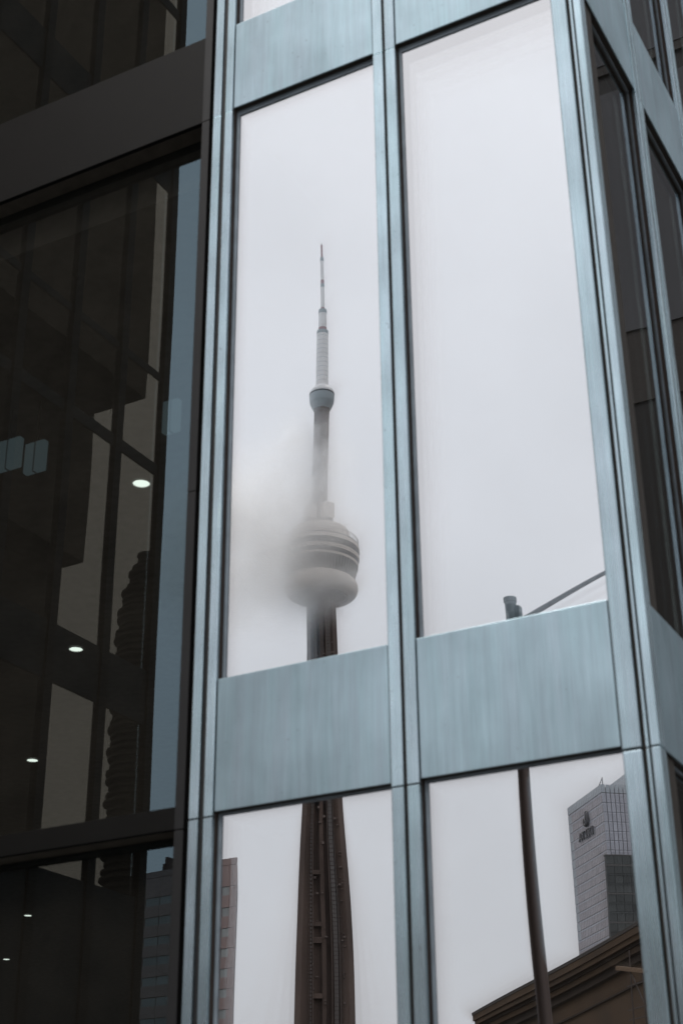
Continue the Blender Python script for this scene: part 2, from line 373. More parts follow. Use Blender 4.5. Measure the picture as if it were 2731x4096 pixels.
# recessed lights in the lobby ceiling, in a diagonal row
dl = ['largest and highest of the round white ceiling lights behind the dark glass', 'second highest round white ceiling light behind the dark glass',
      'third round white ceiling light down the dark glass, right of the lower two', 'small round ceiling light just above the lowest one in the dark glass',
      'lowest round white ceiling light at the left edge of the dark glass']
lens = MB().lathe([(0.001, 0), (0.115, 0)], 32, cap=False).mesh('lens')
trim = MB().lathe([(0.115, 0), (0.117, -.012), (0.133, -.012), (0.135, 0.0)], 32, cap=False).mesh('trim')
for lab, (x, y) in zip(dl, [(-4.885, 5.408), (-9.489, 9.962), (-14.264, 14.691), (-24.594, 27.257), (-30.02, 32.759)]):
    t = empty('downlight', (x, y, 11.11), label=lab, cat='ceiling light', group='downlights in the lobby ceiling')
    link('lens', lens, M['lens'], t); link('trim', trim, M['ring'], t)

# glow boxes added to stand in for bluish light reflected in the glass
M['glowbox'] = emit('glow_box_emission', (0.55, 0.85, 1.0), 0.07)
for lab, x0, x1, z0, z1 in (('added bluish glow box for reflected light, at the left edge of the dark glass', -5.32, -4.93, 10.27, 10.67),
                            ('added bluish glow box for reflected light, second from the left edge of the dark glass', -4.83, -4.54, 10.12, 10.52),
                            ('added bluish glow box for reflected light, in front of the blue strip of sky', -2.81, -2.60, 10.12, 10.53)):
    t = empty('glow_box', ((x0+x1)/2, 3.0, z0), label=lab, cat='ceiling light', group='glow boxes added in the lobby')
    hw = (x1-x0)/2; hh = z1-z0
    bevel_box('glow_half', -hw, -.012, -.04, .04, 0, hh, M['glowbox'], t, 0.004); bevel_box('glow_half', .012, hw, -.04, .04, 0, hh, M['glowbox'], t, 0.004)
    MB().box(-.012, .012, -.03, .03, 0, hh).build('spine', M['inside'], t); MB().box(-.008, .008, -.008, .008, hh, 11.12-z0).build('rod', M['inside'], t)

# ------------------------------------------------------------------ wing across the forecourt (seen only in the dark glass)
kw = empty('side_wing', (-10, 0, 0), label='bronze glazed wing reflected at an angle in the dark lobby glass', cat='building')
kw.location = (0, 0, 0)
KX = -10.0
ry_ = lambda v: 2*GY-v
kcols = [12.85, 11.37, 9.835, 8.30, 6.76, 5.22, 3.68, 2.14, 0.95]
rows = [(7.4, 10.6), (11.68, 15.9), (16.16, 18.12), (18.30, 23.05), (24.1, 28.2), (28.5, 30.3), (30.5, 35.2)]
for i, v in enumerate(kcols):
    y = ry_(v)
    bevel_box('mullion', KX-.1, KX+.07, y-.11, y+.11, 0, 36, M['wing_frame'], kw, 0.01)
    if i:
        ya, yb = ry_(kcols[i-1])+.11, y-.11
        for (za, zb) in rows:
            seed += 1
            pane('pane', ya, yb, za, zb, KX, M['wing_glass'], kw, seed, 0.00018, axis='x', nx=10, nz=24)
        zz = [0]+[v2 for r in rows for v2 in r]+[36]  # solid lowest panel stands in for dark skyline mirrored in the wing glass
        for a, b in zip(zz[0::2], zz[1::2]):
            bevel_box('spandrel' if b-a > .6 else 'transom', KX-.06, KX+.02, ya, yb, a, b, M['wing_spandrel'], kw, 0.005)
MB().box(KX-14, KX-.25, ry_(12.9), 0.05, 0, 36).build('core', M['inside'], kw)
MB().box(KX-14, KX+.05, ry_(12.97), 0.05, 36.02, 36.5).build('roof', M['bronze'], kw)

# ------------------------------------------------------------------ things standing behind the camera, seen in the glass
M['dkblock'] = pbr('dark_block_cladding', (0.05, 0.047, 0.045), 0.6, nscale=(.5, .5, .5))
M['dkfin'] = pbr('dark_block_fin', (0.09, 0.085, 0.08), 0.5)
sb = empty('stepped_building', (40, -75, 0), label='dark block with upper floors stepping outwards, reflected at upper left', cat='building')
sb.location = (0, 0, 0)
for (x0, za, zb) in ((32.0, 0, 41.3), (29.5, 41.35, 52.2), (25.35, 52.25, 100)):
    MB().box(x0, 75, -59.1, -42.0, za, zb).build('storey_block', M['dkblock'], sb)
    for k in range(int((75-x0)/1.5)):
        MB().box(x0+.2+k*1.5, x0+.32+k*1.5, -42.0, -41.75, za+.2, zb-.2).build('fin', M['dkfin'], sb)

# --- tall observation tower
TX, TY = V(-357.6, 644.2)
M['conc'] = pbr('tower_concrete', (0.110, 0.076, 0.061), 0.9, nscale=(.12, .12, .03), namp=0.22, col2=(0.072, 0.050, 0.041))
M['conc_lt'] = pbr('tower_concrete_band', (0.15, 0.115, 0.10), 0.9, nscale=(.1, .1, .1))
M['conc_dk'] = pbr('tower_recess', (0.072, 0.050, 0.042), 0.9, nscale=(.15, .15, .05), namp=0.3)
M['mast'] = pbr('mast_white', (0.90, 0.89, 0.87), 0.5, nscale=(.2, .2, .2), namp=0.05)
M['mastg'] = pbr('mast_grey', (0.36, 0.41, 0.43), 0.5)
M['mastr'] = pbr('mast_red', (0.42, 0.24, 0.24), 0.6)
M['podw'] = pbr('pod_white', (0.74, 0.67, 0.60), 0.6, nscale=(.15, .15, .15), namp=0.06)
M['podd'] = pbr('pod_window', (0.06, 0.05, 0.048), 0.3, nscale=(.5, .5, .5))
M['podr'] = pbr('pod_red_strip', (0.30, 0.13, 0.10), 0.6)
M['rail'] = pbr('rail', (0.35, 0.33, 0.31), 0.5)
M['liftg'] = pbr('lift_glass', (0.105, 0.090, 0.082), 0.3)
face = math.atan2(0.14-TY, 6-TX)      # towards the glass front
tw = empty('observation_tower', (TX, TY, 0), face, label='very tall concrete tower with round pod and mast, half wrapped in mist', cat='tower')
# shaft: three tapering wings round a six-sided core, local +x looks at the facade
prof = [(0, 24.0), (40, 18.8), (100, 13.9), (150, 11.9), (204, 10.2), (250, 9.0), (294, 8.0), (325, 7.4)]
def wing(ang):
    mb = MB(); ca, sa = math.cos(ang), math.sin(ang)
    vs = []; 
    for z, hw in prof:
        Rr = (hw-1.4)/math.sin(math.radians(60)); th = 2.7+0.9*(1-z/325)
        for a, b in ((0, -th), (Rr, -th*.85), (Rr, th*.85), (0, th)):
            vs.append((a*ca-b*sa, a*sa+b*ca, z))
    fs = []
    for i in range(len(prof)-1):
        for k in range(4): fs.append((i*4+k, i*4+(k+1) % 4, i*4+4+(k+1) % 4, i*4+4+k))
    fs.append((3, 2, 1, 0)); n = (len(prof)-1)*4; fs.append((n, n+1, n+2, n+3))
    return mb.add(vs, fs)
for a in (62, -62, 180): wing(math.radians(a)).build('shaft_wing', M['conc'], tw)
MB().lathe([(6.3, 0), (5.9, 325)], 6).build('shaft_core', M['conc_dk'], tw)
def hwz(z):
    for (za, a), (zb, b) in zip(prof[:-1], prof[1:]):
        if za <= z <= zb: return a+(b-a)*(z-za)/(zb-za)
    return prof[-1][1]
# lift track, service ladder, cable trays in the recess between the front wings
def strip_on_recess(name, ys, dx, mat, wdt, zs=(2, 318)):
    vs, fs = [], []; n = 14
    for i in range(n+1):
        z = zs[0]+(zs[1]-zs[0])*i/n; h_ = hwz(z)
        yc = ys*h_; x = 6.3+dx*(h_/8)
        vs += [(x, yc-wdt, z), (x, yc+wdt, z), (x-2.5, yc+wdt, z), (x-2.5, yc-wdt, z)]
    for i in range(n):
        for k in range(4): fs.append((i*4+k, i*4+(k+1) % 4, i*4+4+(k+1) % 4, i*4+4+k))
    MB().add(vs, fs).build(name, mat, tw)
strip_on_recess('lift_track', -0.36, 1.3, M['liftg'], 0.95)
strip_on_recess('lift_rail', -0.50, 1.6, M['conc_lt'], 0.12)
strip_on_recess('lift_rail', -0.22, 1.5, M['conc_lt'], 0.12)
strip_on_recess('service_duct', 0.05, 0.6, M['conc'], 0.9)
strip_on_recess('cable_tray', 0.42, 1.6, M['conc_lt'], 0.16)
lad = MB()
for i in range(150):
    z = 60+i*1.75; h_ = hwz(z); lad.box(7.6+1.6*h_/8, 7.9+1.6*h_/8, 0.49*h_-.30, 0.49*h_+.30, z, z+1.0)
tag(lad.build('ladder_rung', M['liftg'], tw), kind='stuff')
tr_ = MB()
for i in range(130):
    z = 60+i*2.0; h_ = hwz(z); x = 6.35+1.3*h_/8; tr_.box(x, x+.1, -0.36*h_-.95, -0.36*h_+.95, z, z+.22)
tag(tr_.build('track_bar', M['conc_dk'], tw), kind='stuff')
for z, hh, s in ((93, 3.5, 1), (112, 2.2, 1), (138, 2.8, 1), (146, 2.0, 1), (170, 2.0, 1), (205, 2.5, 1), (233, 2.4, 1), (262, 2.0, 1)):
    h_ = hwz(z); MB().box(6.0, 7.0+.7*h_/8, 0.12*h_, 0.40*h_, z, z+hh).build('recess_panel', M['conc'], tw)
rnd = random.Random(3)
pt = MB()
for i in range(90):
    z = rnd.uniform(85, 300); h_ = hwz(z); y = rnd.choice((rnd.uniform(-.12, .4), rnd.uniform(-.75, -.55))) * h_; s = rnd.uniform(.15, .6)
    pt.box(6.9, 7.15+.75*h_/8, y-s, y+s, z, z+s*rnd.uniform(1, 2.4))
tag(pt.build('wall_fitting', M['conc_lt'], tw), kind='stuff')
# main pod, rings from the bottom up
def ring(name, prof_, mat, n=72, smooth=False): return MB().lathe(prof_, n, cap=False, closed=True).build(name, mat, tw, smooth=smooth)
tor = [(15.2+4.0*math.cos(t), 326.6+5.0*math.sin(t)) for t in [2*math.pi*k/24 for k in range(24)]]
ring('radome', tor, M['podw'], 96, True)
ring('radome_rim', [(12.6, 321.4), (13.6, 321.0), (13.7, 322.4), (12.7, 322.8)], M['rail'], 96)
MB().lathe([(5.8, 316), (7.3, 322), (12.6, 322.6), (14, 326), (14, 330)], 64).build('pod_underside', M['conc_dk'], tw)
ring('window_ring', [(17.2, 331.0), (19.3, 338.6), (15, 338.6), (15, 331)], M['podd'])
for k in range(72):
    t = 2*math.pi*k/72; MB().bar((17.3*math.cos(t), 17.3*math.sin(t), 331.2), (19.38*math.cos(t), 19.38*math.sin(t), 338.4), 0.13).build('glazing_bar', M['rail'], tw)
ring('deck_band', [(19.5, 338.6), (19.7, 339.9), (15, 339.9), (15, 338.6)], M['podw'])
ring('window_ring', [(19.5, 339.9), (19.9, 342.2), (15, 342.2), (15, 339.9)], M['podd'])
ring('deck_band', [(20.1, 342.2), (20.4, 344.2), (15, 344.2), (15, 342.2)], M['podw'])
ring('window_ring', [(20.2, 344.2), (20.4, 347.6), (15, 347.6), (15, 344.2)], M['podd'])
ring('deck_band', [(20.6, 347.6), (20.2, 350.0), (15, 350.0), (15, 347.6)], M['podw'])
ring('roof_edge', [(20.3, 350.0), (19.9, 350.7), (12, 350.7), (12, 350.0)], M['podd'])
rt = MB().lathe([(20.0+.16*math.cos(a), 353.4+.16*math.sin(a)) for a in (0, 2.1, 4.2)], 72, cap=False, closed=True).build('hand_rail', M['rail'], tw)
for k in range(48):
    t = 2*math.pi*k/48; MB().bar((19.9*math.cos(t), 19.9*math.sin(t), 350.6), (20.0*math.cos(t), 20.0*math.sin(t), 353.5), 0.12).build('rail_post', M['rail'], rt)
ring('red_strip', [(15.6, 350.7), (15.6, 352.6), (10, 352.6), (10, 350.7)], M['podr'])
MB().lathe([(15.7, 352.6), (15.7, 358.2), (15.2, 359.2), (0.5, 360)], 72, cap=True).build('roof_drum', M['podw'], tw)
MB().lathe([(5.6, 359), (5.3, 380), (5.2, 400), (5.1, 441)], 6).build('upper_shaft', M['conc'], tw)
for a, zlo, zhi, w_ in ((38, 364.5, 372.5, 3.4), (-38, 364.5, 373.5, 3.4), (150, 364.5, 372, 3.4)):
    t = math.radians(a); c_ = Vector((7.6*math.cos(t), 7.6*math.sin(t), (zlo+zhi)/2))
    e1 = Vector((math.cos(t), math.sin(t), 0)); e2 = Vector((-math.sin(t), math.cos(t), 0))
    bxo = MB().obox(c_, e1*2.6, e2*w_*.75, Vector((0, 0, (zhi-zlo)/2))).build('equipment_cabin', M['podw'], tw)
    MB().obox(c_-Vector((0, 0, (zhi-zlo)/2+1.9)), e1*2.0, e2*w_*.6, Vector((0, 0, 1.85))).build('cabin_base', M['conc'], bxo)
    MB().obox(c_+e1*2.62+Vector((0, 0, 1.2)), e1*.05, e2*.6, Vector((0, 0, .9))).build('cabin_hatch', M['rail'], bxo)
for a, r0, z1_ in ((70, 14, 369), (85, 15, 366), (60, 10, 381), (-75, 14, 363), (100, 13, 371), (45, 14, 362.5), (20, 14.5, 362), (-20, 14.5, 362.3), (-50, 14.5, 362.4)):
    t = math.radians(a); MB().bar((r0*math.cos(t), r0*math.sin(t), 358), (r0*math.cos(t), r0*math.sin(t), z1_), 0.14).build('aerial', M['rail'], tw)
dishb = MB().obox((4.5, 6.4, 378.5), (1.2, 0, 0), (0, 1.2, 0), (0, 0, 1.6)).build('equipment_cabin', M['podw'], tw)
# upper pod
MB().lathe([(5.0, 437.6), (5.9, 439.2), (7.0, 442.0), (7.25, 444.5), (7.25, 446.4), (6.9, 446.5)], 48).build('sky_pod_bowl', M['mastg'], tw)
ring('sky_pod_window', [(7.3, 446.4), (7.3, 447.3), (5, 447.3), (5, 446.4)], M['podd'], 48)
MB().lathe([(7.4, 447.3), (7.2, 448.6), (6.2, 450.0), (3.9, 452.6), (3.7, 453.6)], 48).build('sky_pod_roof', M['mast'], tw)
for k in range(28):
    t = 2*math.pi*k/28; MB().bar((7.42*math.cos(t), 7.42*math.sin(t), 447.3), (6.3*math.cos(t), 6.3*math.sin(t), 450.0), 0.09).build('roof_rib', M['mastg'], tw)
# antenna mast, stage by stage
def stage(name, r0, r1, z0, z1, mat): MB().lathe([(r0, z0), (r1, z1)], 32).build(name, mat, tw, False)
stage('mast_stage', 3.62, 3.22, 453.6, 488.6, M['mast'])
for k in range(11):
    z = 455.5+k*3.1; r = 3.62-(z-453.6)/35*.4; MB().lathe([(r+.03, z), (r+.03, z+.16)], 32).build('mast_joint', M['mastg'], tw)
stage('mast_collar', 3.32, 3.25, 488.6, 491.0, M['mastg']); stage('mast_band', 2.35, 2.35, 491.0, 493.3, M['mastr'])
stage('mast_stage', 2.32, 2.28, 493.3, 503.8, M['mast']); stage('mast_collar', 2.4, 2.3, 503.8, 506.5, M['mastg'])
stage('mast_band', 1.1, 1.1, 506.5, 508.2, M['mastr']); stage('mast_stage', 1.1, 1.08, 508.2, 523.0, M['mast'])
stage('mast_collar', 1.15, 1.12, 523.0, 525.3, M['mastg']); stage('mast_band', 1.0, 1.0, 525.3, 528, M['mastr'])
stage('mast_stage', 1.0, .97, 528, 541.5, M['mast']); stage('mast_collar', 1.08, 1.05, 541.5, 544.0, M['mastg'])
stage('mast_band', .62, .58, 544, 553, M['mastr']); stage('mast_tip', .5, .25, 553, 554.2, M['mast'])
stage('lightning_rod', .06, .03, 554.2, 557, M['rail'])

# --- drifting mist round the pod
def cloud(name, virt, radii, dens, seed, label, thr=0.5, nsc=2.0, turn=0.0):
    m, t, o = new_mat(name+'_vapour'); N = t.nodes.new; L = t.links.new
    tc = N('ShaderNodeTexCoord')
    ln = N('ShaderNodeVectorMath'); ln.operation = 'LENGTH'; L(tc.outputs['Object'], ln.inputs[0])
    n = N('ShaderNodeTexNoise'); n.inputs['Scale'].default_value = nsc; n.inputs['Detail'].default_value = 6; n.inputs['Roughness'].default_value = 0.58
    off = N('ShaderNodeVectorMath'); off.operation = 'ADD'; off.inputs[1].default_value = (seed, seed*2.3, -seed); L(tc.outputs['Object'], off.inputs[0]); L(off.outputs[0], n.inputs['Vector'])
    g = N('ShaderNodeMapRange'); g.inputs['From Min'].default_value = 1.0; g.inputs['From Max'].default_value = 0.15; g.inputs['To Min'].default_value = 0; g.inputs['To Max'].default_value = 1; L(ln.outputs[1], g.inputs['Value'])
    g.interpolation_type = 'SMOOTHSTEP'
    nn = N('ShaderNodeMapRange'); nn.inputs['From Min'].default_value = thr-.09; nn.inputs['From Max'].default_value = thr+.15; L(n.outputs[0], nn.inputs['Value'])
    a = N('ShaderNodeMath'); a.operation = 'MULTIPLY'; L(g.outputs[0], a.inputs[0]); L(nn.outputs[0], a.inputs[1])
    b = N('ShaderNodeMath'); b.operation = 'MULTIPLY'; b.inputs[1].default_value = dens; L(a.outputs[0], b.inputs[0])
    pv = N('ShaderNodeVolumePrincipled'); pv.inputs['Color'].default_value = (0.999, 0.9955, 0.990, 1); pv.inputs['Anisotropy'].default_value = 0.78
    L(b.outputs[0], pv.inputs['Density']); L(pv.outputs[0], o.inputs['Volume'])
    bm = bmesh.new(); bmesh.ops.create_icosphere(bm, subdivisions=3, radius=1.0); me = bpy.data.meshes.new(name); bm.to_mesh(me); bm.free()
    ob = link(name, me, m); ob.location = V(*virt); ob.scale = radii; ob.rotation_euler = (0, 0, turn)
    return tag(ob, label, 'cloud', None, 'stuff')
scr_left = Vector((-0.878, -0.478, 0)); to_cam = Vector((0.486, -0.874, 0))
tc0 = Vector((-357.6, 644.2, 0))
def vpos(left, near, z): p = tc0+scr_left*left+to_cam*near; return (p.x, p.y, z)
turn_r = math.atan2(0.478, -0.878)
cloud('mist', vpos(44, 30, 340), (78, 32, 70), 0.145, 3.1, 'dense mist hiding the left half of the tower pod', 0.43, 2.6, turn_r)
cloud('mist', vpos(6, 26, 316), (44, 15, 24), 0.085, 9.4, 'thin mist across the shaft just below the tower pod', 0.46, 3.0, turn_r)
cloud('mist', vpos(8, 22, 390), (34, 17, 46), 0.15, 5.2, 'wisps of mist across the shaft above the tower pod', 0.48, 3.6, turn_r)

# --- pink apartment block at the lower left of the tower
M['pink'] = pbr('pink_precast', (0.34, 0.255, 0.235), 0.85, nscale=(.3, .3, .3), namp=0.08, rnd=0.06)
M['pink_dk'] = pbr('precast_joint', (0.10, 0.07, 0.065), 0.9)
M['aptglass'] = pbr('apartment_window', (0.30, 0.32, 0.31), 0.25, nscale=(.5, .5, .5), namp=0.1, rnd=0.12)
pb = empty('apartment_block', (*V(-126.7, 187.0), 0), math.atan2(1.27, -17.7)*0, label='pink precast apartment block with square windows, left of the tower', cat='building')
pb.rotation_euler = (0, 0, math.atan2(-(187.7-186.43), -135.55+117.84)+math.pi)
# local x along the face (+x towards the tower), face at y=+0 looking to +y (the glass front)
MB().add([(-14.9,-.3,0),(8.8,-.3,0),(-2.6,-16,0),(-20,-16,0),(-14.9,-.3,56),(8.8,-.3,56),(-2.6,-16,56),(-20,-16,56)], [(0,3,2,1),(4,5,6,7),(0,1,5,4),(1,2,6,5),(2,3,7,6),(3,0,4,7)]).build('wall_core', M['pink_dk'], pb)
px_ = [(-14.9, -12.1), (-12.05, -9.25), (-9.2, -6.4), (-6.35, -3.6), (-3.55, -.8), (-.75, 2.0), (2.05, 4.0), (4.05, 6.1), (6.15, 7.55), (7.6, 8.15), (8.2, 8.8)]
pmesh = {}
for k in range(18):
    zt = 56.0-k*3.06
    for i, (a, b) in enumerate(px_):
        hw_ = k > 0 and i in (0, 2, 3, 5, 6, 8)
        key = (round(b-a, 2), hw_, k == 0)
        h1 = 3.0 if not hw_ else 1.75
        if key not in pmesh: pmesh[key] = MB().box(0, b-a, -.3, 0, 0, h1).mesh('cladding_panel')
        link('cladding_panel', pmesh[key], M['pink'], pb, (a, 0, zt-3.03 if hw_ else zt-3.03))
        if hw_:
            kk = ('w', round(b-a, 2))
            if kk not in pmesh: pmesh[kk] = MB().box(0, (b-a)*.96, -.28, -.1, 0, 1.22).mesh('window')
            link('window', pmesh[kk], M['aptglass'], pb, (a+(b-a)*.02, 0, zt-3.03+1.77))
MB().box(-14.9, 8.8, -.28, -.02, 56.05, 57.0).build('parapet', M['pink'], pb)
for (a, b, h1) in ((-8.5, -6.9, 1.6), (-8.0, -7.4, 2.6), (-2.2, -1.2, 1.3)):
    MB().box(a, b, -6, -3, 57.3, 57.3+h1).build('roof_unit', M['pink_dk'], pb)

# --- street lamp
M['pole'] = pbr('brown_pole', (0.13, 0.092, 0.078), 0.45, 0.2, nscale=(3, 3, .5), namp=0.15)
M['polecap'] = pbr('pole_cap', (0.24, 0.30, 0.31), 0.5)
M['arm'] = pbr('lamp_arm', (0.42, 0.41, 0.44), 0.45, 0.3)
lbx, lby = V(-2.73, 13.98)
sl = empty('street_lamp', (lbx, lby, 0), label='brown street lamp post with a long curved arm, in front of the glass tower', cat='street lamp')
lean = -0.021
MB().tube([(lean*z, 0.003*z, z) for z in (0, 3, 6, 9, 11.72)], [0.125, .118, .11, .102, .095], 20).build('pole', M['pole'], sl, smooth=True)
MB().tube([(0, 0, 0), (0, 0, .35), (0, 0, .42)], [0.22, .22, .13], 20).build('base', M['pole'], sl)
MB().tube([(lean*z, 0.003*z, z) for z in (11.6, 12.05, 12.06, 12.14)], [0.10, .10, .115, .115], 20).build('pole_cap', M['polecap'], sl)
MB().box(lean*11.8+.09, lean*11.8+.17, -.04, .10, 11.62, 11.95).build('clamp', M['polecap'], sl)
arm = []
for i in range(13):
    s = i/12; arm.append((lean*11.8+.1+2.9*s, 0.04+.1*s, 11.64+0.98*s+0.05*math.sin(s*math.pi)-0.10*s*s))
MB().tube(arm, [0.052-.020*i/12 for i in range(13)], 12).build('arm', M['arm'], sl, smooth=True)
e = Vector(arm[-1])
MB().box(e.x-.05, e.x+.75, e.y-.14, e.y+.14, e.z-.06, e.z+.10).build('lamp_head', M['arm'], sl)

# --- glass hotel tower with rooftop sign
M['hot1'] = pbr('hotel_pane', (0.42, 0.39, 0.405), 0.25, 0.0, 0.6, nscale=(.2, .2, .2), namp=0.06, rnd=0.10)
M['hot2'] = pbr('hotel_pane_clear', (0.43, 0.435, 0.48), 0.22, 0.0, 0.6, nscale=(.2, .2, .2), namp=0.06, rnd=0.12)
M['hot3'] = pbr('hotel_corner_pane', (0.46, 0.50, 0.53), 0.2, 0.0, 0.6, rnd=0.08)
M['hotf'] = pbr('hotel_frame', (0.20, 0.18, 0.18), 0.6)
M['signm'] = pbr('sign_metal', (0.045, 0.035, 0.03), 0.4, 0.3)
hx, hy = V(-170.9, 521.9)
ht = empty('hotel_tower', (hx, hy, 0), math.atan2(-.753, -.659), label='tall grey glass hotel tower with a rooftop sign, right of the lamp post', cat='building')
HL, HW, HZ = 32.8, 12.0, 159.0
MB().box(0.3, HL-.3, 0.3, 30, 0, 158).build('core', M['hotf'], ht)
FL = 3.42
nf = 24
p1 = MB().box(0, 1.36, 0, .25, 0, 2.55).mesh('pane'); p1s = MB().box(0, 1.36, 0.02, .25, 0, .62).mesh('sill_pane')
p2 = MB().box(0, .25, 0, 1.36, 0, 2.55).mesh('pane'); p2s = MB().box(0.02, .25, 0, 1.36, 0, .62).mesh('sill_pane')
for me, mt in ((p1, 'hot1'), (p1s, 'hot2'), (p2, 'hot2'), (p2s, 'hot1')): me.materials.append(M[mt])
p3 = p1.copy(); p3.materials.clear(); p3.materials.append(M['hot3'])
cnt = 0
rest = MB(); rest2 = MB()
for k in range(nf):
    zt = 156.0-k*FL
    if k == 0:
        pass
    for i in range(20):
        x = .1+i*1.635
        if k < 14:
            link('pane', p3 if i >= 18 else p1, None, ht, (x, 0.02, zt-FL+.08)); cnt += 1
        else: rest.box(x, x+1.36, 0.02, .27, zt-FL+.08, zt-FL+2.63)
        rest2.box(x, x+1.36, 0.04, .27, zt-.74, zt-.1)
    for j in range(7):
        y = .1+j*1.635
        if k < 14: link('pane', p2, None, ht, (0.02, y, zt-FL+.08))
        rest2.box(0.04, .27, y, y+1.36, zt-.74, zt-.1)
tag(rest.build('pane', M['hot1'], ht), kind='stuff'); tag(rest2.build('sill_pane', M['hot2'], ht), kind='stuff')
ps = MB()
for i in range(20): ps.box(.1+i*1.635, 1.46+i*1.635, 0.0, .12, 156.2, 159)
for j in range(7): ps.box(0.0, .12, .1+j*1.635, 1.46+j*1.635, 156.2, 159)
tag(ps.build('parapet_pane', M['hot3'], ht), kind='stuff')
MB().box(0.4, 31, 12.0, 30, 158, 165).build('roof_plant', M['hot3'], ht)
MB().box(1.2, 1.45, 1.2, 1.45, 158, 162).build('davit', M['hotf'], ht)
MB().bar((1.3, 1.3, 161.6), (4.0, 1.0, 159.6), .1).build('davit', M['hotf'], ht)
# sign: word and emblem stand proud of the face
def text_obj(body, size, x, z, mat, parent):
    cu = bpy.data.curves.new('lettering', 'FONT'); cu.body = body; cu.size = size; cu.extrude = 0.25; cu.offset = 0.02; cu.space_character = 1.06
    o = bpy.data.objects.new('lettering_tmp', cu); COL.objects.link(o)
    dg = bpy.context.evaluated_depsgraph_get(); me = bpy.data.meshes.new_from_object(o.evaluated_get(dg)); bpy.data.objects.remove(o)
    me.name = 'sign_lettering'; me.materials.clear()
    t = link('sign_lettering', me, mat, parent); t.location = (x, -.45, z); t.rotation_euler = (math.pi/2, 0, 0); return t
text_obj('DELTA', 4.3, 9.2, 143.7, M['signm'], ht)
em = MB()
cx_, cz_ = 15.2, 150.2
ringpts = [(cx_+1.9*math.cos(t), -.45, cz_+2.0*math.sin(t)) for t in [math.radians(100+20*k) for k in range(15)]]
em.tube(ringpts, [.18+.5*math.sin(math.pi*k/14) for k in range(15)], 8)
em.tube([(cx_-2.6+2.6*s, -.45, cz_+1.4+1.5*math.sin(s*2.3)) for s in [k/8 for k in range(9)]], .22, 8)
em.tube([(cx_+.2-.5*math.sin(s*3), -.45, cz_+3.0-4.4*s) for s in [k/8 for k in range(9)]], [.12+.4*math.sin(math.pi*k/8) for k in range(9)], 8)
em.build('sign_emblem', M['signm'], ht)
# dark tower added to stand in for a reflection on its lower storeys
M['dktw'] = pbr('reflection_tower_glass', (0.055, 0.06, 0.058), 0.3, 0, 0.4, nscale=(.1, .1, .1), namp=0.35, rnd=0.3)
M['dkln'] = pbr('reflection_tower_slab', (0.12, 0.115, 0.11), 0.6)
dx_, dy_ = V(-166.2+.753*1.0, 503.0+.658*1.0)
dt = empty('reflection_tower', (dx_, dy_, 0), math.atan2(-.753, -.659), label='dark tower added to stand in for a reflection on the lower floors of the hotel', cat='building')
MB().box(0.3, 1.5, 0.3, 26, 0, 129).build('core', M['dkblock'], dt)
dp = MB().box(0, .3, 0, 2.9, 0, 2.9).mesh('pane'); dp.materials.append(M['dktw'])
for k in range(18):
    for j in range(6): link('pane', dp, None, dt, (0.0, .1+j*3.05, 126-k*3.4))
    MB().box(-.15, .2, .05, 18.5, 125.2-k*3.4, 125.9-k*3.4).build('floor_edge', M['dktw'] if k % 3 else M['dkln'], dt)
MB().box(0, 1.6, 0, 26, 129, 129.4).build('roof_edge', M['dkln'], dt)

# --- long classical stone building along the street, lower right
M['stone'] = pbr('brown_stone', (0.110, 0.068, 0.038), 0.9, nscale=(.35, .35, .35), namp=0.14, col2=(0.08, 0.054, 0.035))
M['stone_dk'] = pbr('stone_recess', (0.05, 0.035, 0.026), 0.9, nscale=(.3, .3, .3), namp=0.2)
M['copper'] = pbr('roof_sheet', (0.05, 0.042, 0.036), 0.7)
M['wood'] = pbr('scaffold_plank', (0.22, 0.145, 0.09), 0.8, nscale=(1, 1, 12), namp=0.25)
M['steel'] = pbr('scaffold_tube', (0.10, 0.08, 0.07), 0.5, 0.5)
sx, sy = V(-47.1, 112.9)
ang = math.atan2(30.0, 24.3)
stn = empty('stone_hall', (sx, sy, 0), ang, label='long brown stone hall with a heavy stepped cornice along the bottom right', cat='building')
LN = 62
# local: x along the front from its free end, front looks to +y... towards the glass; profile extruded along x
def band(name, y1, z0, z1, mat, x0=0.0, x1=LN): return MB().box(x0-(y1 if x0 == 0 else 0), x1, -24-y1, y1, z0, z1).build(name, mat, stn)
band('roof_edge', 0.15, 19.78, 20.0, M['copper'])
band('cornice', 0.10, 19.35, 19.78, M['stone'])
band('cornice', -0.02, 19.02, 19.35, M['stone'])
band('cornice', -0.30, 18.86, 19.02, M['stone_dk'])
band('cornice', -0.45, 18.50, 18.86, M['stone'])
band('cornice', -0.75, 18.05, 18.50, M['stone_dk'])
band('frieze', -1.15, 17.0, 18.05, M['stone'])
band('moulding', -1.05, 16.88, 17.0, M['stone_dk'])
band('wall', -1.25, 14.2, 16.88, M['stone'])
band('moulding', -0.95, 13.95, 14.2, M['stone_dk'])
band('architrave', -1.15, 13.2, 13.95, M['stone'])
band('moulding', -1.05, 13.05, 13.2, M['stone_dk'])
band('wall', -1.6, 0, 13.05, M['stone'])
for k in range(9):
    MB().box(3+k*6.5, 4.3+k*6.5, -1.59, -1.05, 0, 13.05).build('pilaster', M['stone'], stn)
for k in range(6):
    x = 10+k*7.5; MB().add([(x, -1, 20), (x+3, -1, 20), (x+2.4, -2.2, 20.6), (x+.6, -2.2, 20.6), (x, -6, 20), (x+3, -6, 20), (x+2.4, -5, 20.6), (x+.6, -5, 20.6)], [(0,1,2,3),(2,6,7,3),(0,3,7,4),(1,5,6,2),(4,7,6,5)]).build('roof_light', M['copper'], stn)
